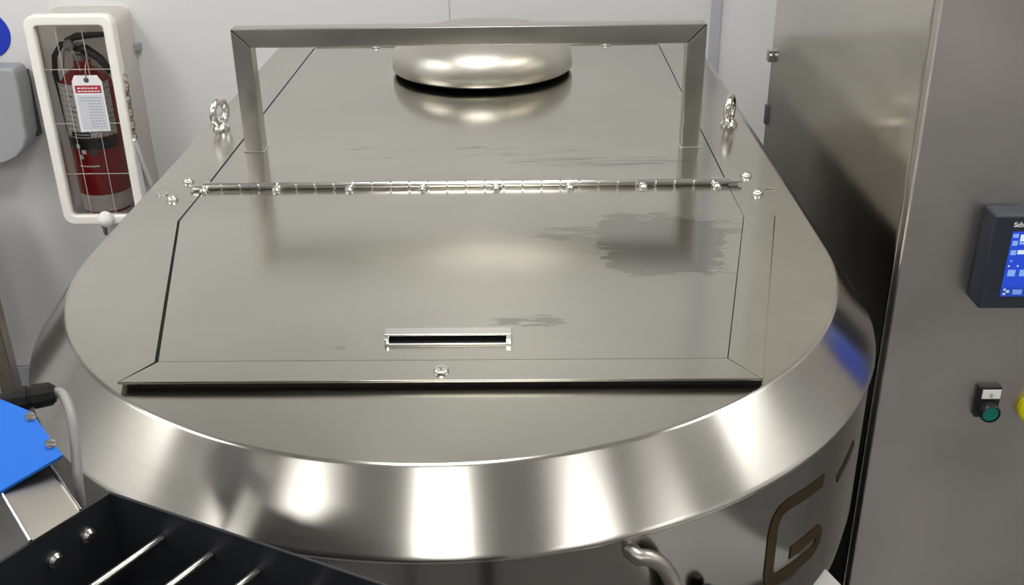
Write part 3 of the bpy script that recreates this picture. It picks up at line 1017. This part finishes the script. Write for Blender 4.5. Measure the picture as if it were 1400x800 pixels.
# steel bracket from the hopper to the blue unit, its cover, gland and cable
unit = thing('blue_drive_unit', 'bright blue cover plate with cable gland on a steel bracket beside the black hopper', 'drive unit', (-0.43, 0.70, 1.19))
br = MB()
q = [(-0.3735, 0.6275, 1.1920), (-0.3500, 0.6640, 1.1920), (-0.3950, 0.7160, 1.2010), (-0.4200, 0.6820, 1.2010)]
nrm = (Vector(q[1]) - Vector(q[0])).cross(Vector(q[2]) - Vector(q[1])).normalized()
vs = [Vector(p) for p in q] + [Vector(p) - nrm * 0.002 for p in q]
br.add(vs, [(0, 1, 2, 3), (7, 6, 5, 4), (0, 4, 5, 1), (1, 5, 6, 2), (2, 6, 7, 3), (3, 7, 4, 0)])
br.build('bracket', M_pipe, unit, smooth=0)
for p0, p1 in ((q[0], q[3]), (q[1], q[2])):
    MB().tube([Vector(p0) + Vector((0, 0, .0008)), Vector(p1) + Vector((0, 0, .0008))], 0.0014, 6).build('bracket_flange', M_chrome, unit, smooth=60)
pn = Vector((0.1205, -0.4520, 0.8839)).normalized()      # the cover faces up and towards the viewer
cov = [Vector(p) for p in ((-0.3761, 0.7069, 1.2150), (-0.4112, 0.7392, 1.2363), (-0.4384, 0.7467, 1.2438), (-0.4778, 0.7580, 1.2549),
                           (-0.4941, 0.7070, 1.2311), (-0.4538, 0.6429, 1.1928), (-0.4149, 0.6741, 1.2035))]


def slab(pts, t0, t1):
    n = len(pts)
    return MB().add([p - pn * t0 for p in pts] + [p - pn * t1 for p in pts],
                    [tuple(range(n)), tuple(range(2 * n - 1, n - 1, -1))] + [(i, i + n, (i + 1) % n + n, (i + 1) % n) for i in range(n)])


cp = slab(cov, 0, 0.004).build('cover_plate', M_blue, unit, bevel=.0008, seg=2)
cen = sum(cov, Vector()) / len(cov)
slab([cen + (p - cen) * 0.80 for p in cov], 0.0041, 0.019).build('motor_body', M_bplast, unit, bevel=.002)
Rn = Vector((0, 0, 1)).rotation_difference(pn).to_matrix()
for p in ((-0.4098, 0.7345, 1.2336), (-0.3878, 0.7145, 1.2205)):
    sb = MB().lathe([(0, 0.0028), (0.0036, 0.0026), (0.0046, 0.0014), (0.0049, 0), (0, 0)], (0, 0, 0), 16)
    sb.v = [tuple(Vector(p) + Rn @ Vector(v)) for v in sb.v]
    sb.build('cover_screw', M_chrome, cp)
    sb = MB().box(-.0038, .0038, -.0005, .0005, 0.0024, 0.0031)
    sb.v = [tuple(Vector(p) + Rn @ Vector(v)) for v in sb.v]
    sb.build('screw_slot', M_darkgrey, cp, smooth=0)
gp = Vector((-0.4080, 0.7620, 1.2380))
gd = Vector((0.92, 0.30, 0.02)).normalized()
MB().tube([gp - gd * 0.075 - Vector((0, 0, .006)), gp - gd * 0.020], 0.0085, 16).build('gland_base', M_rubber_shade, unit, smooth=40)
gl = MB().tube([gp - gd * 0.024, gp - gd * 0.0135, gp - gd * 0.0130, gp - gd * 0.010, gp - gd * 0.0095, gp + gd * 0.004, gp + gd * 0.008],
               [0.0105, 0.0105, 0.0090, 0.0090, 0.0108, 0.0102, 0.0070], 10).build('gland_nut', M_rubber_shade, unit, smooth=20)
pts = [gp + gd * 0.004, (-0.3960, 0.7640, 1.2385), (-0.3870, 0.7540, 1.2340), (-0.3790, 0.7400, 1.2250), (-0.3745, 0.7260, 1.2080), (-0.3715, 0.7125, 1.1860), (-0.3725, 0.7085, 1.1600), (-0.377, 0.706, 1.120), (-0.382, 0.702, 1.02)]


def smooth_path(P, n=6):
    P = [Vector(p) for p in P]
    out = []
    for i in range(len(P) - 1):
        p0, p1, p2, p3 = P[max(i - 1, 0)], P[i], P[i + 1], P[min(i + 2, len(P) - 1)]
        for k in range(n):
            t = k / n
            out.append(0.5 * ((2 * p1) + (p2 - p0) * t + (2 * p0 - 5 * p1 + 4 * p2 - p3) * t * t + (3 * p1 - p0 - 3 * p2 + p3) * t ** 3))
    return out + [P[-1]]


MB().tube(smooth_path(pts), 0.0042, 12).build('cable', M_cable, unit, smooth=60)

# ------------------------------------------------------------------ pale pointed tray, bottom right
ap = Vector((0.3200, 0.9150))
dl, dr = Vector((-0.60, -0.80)), Vector((0.37, -0.93)).normalized()
tr = thing('steel_tray', 'corner of a light steel tray between tank and cabinet at the bottom right', 'tray', (0.30, 0.70, 0))
pl = [ap, ap + dl * 0.22, ap + dl * 0.20 + dr * 0.20, ap + dr * 0.22]
MB().prism([(p.x, p.y) for p in pl], 0.920, 0.895).build('tray_body', M_traym, tr, bevel=.002)
cc = sum(pl, Vector((0, 0))) / 4
MB().lathe([(0, 0.0), (0.12, 0.0), (0.12, 0.01), (0.02, 0.02), (0.02, 0.8945), (0, 0.8945)], (cc.x, cc.y, 0), 20).build('stand', M_tube, tr)
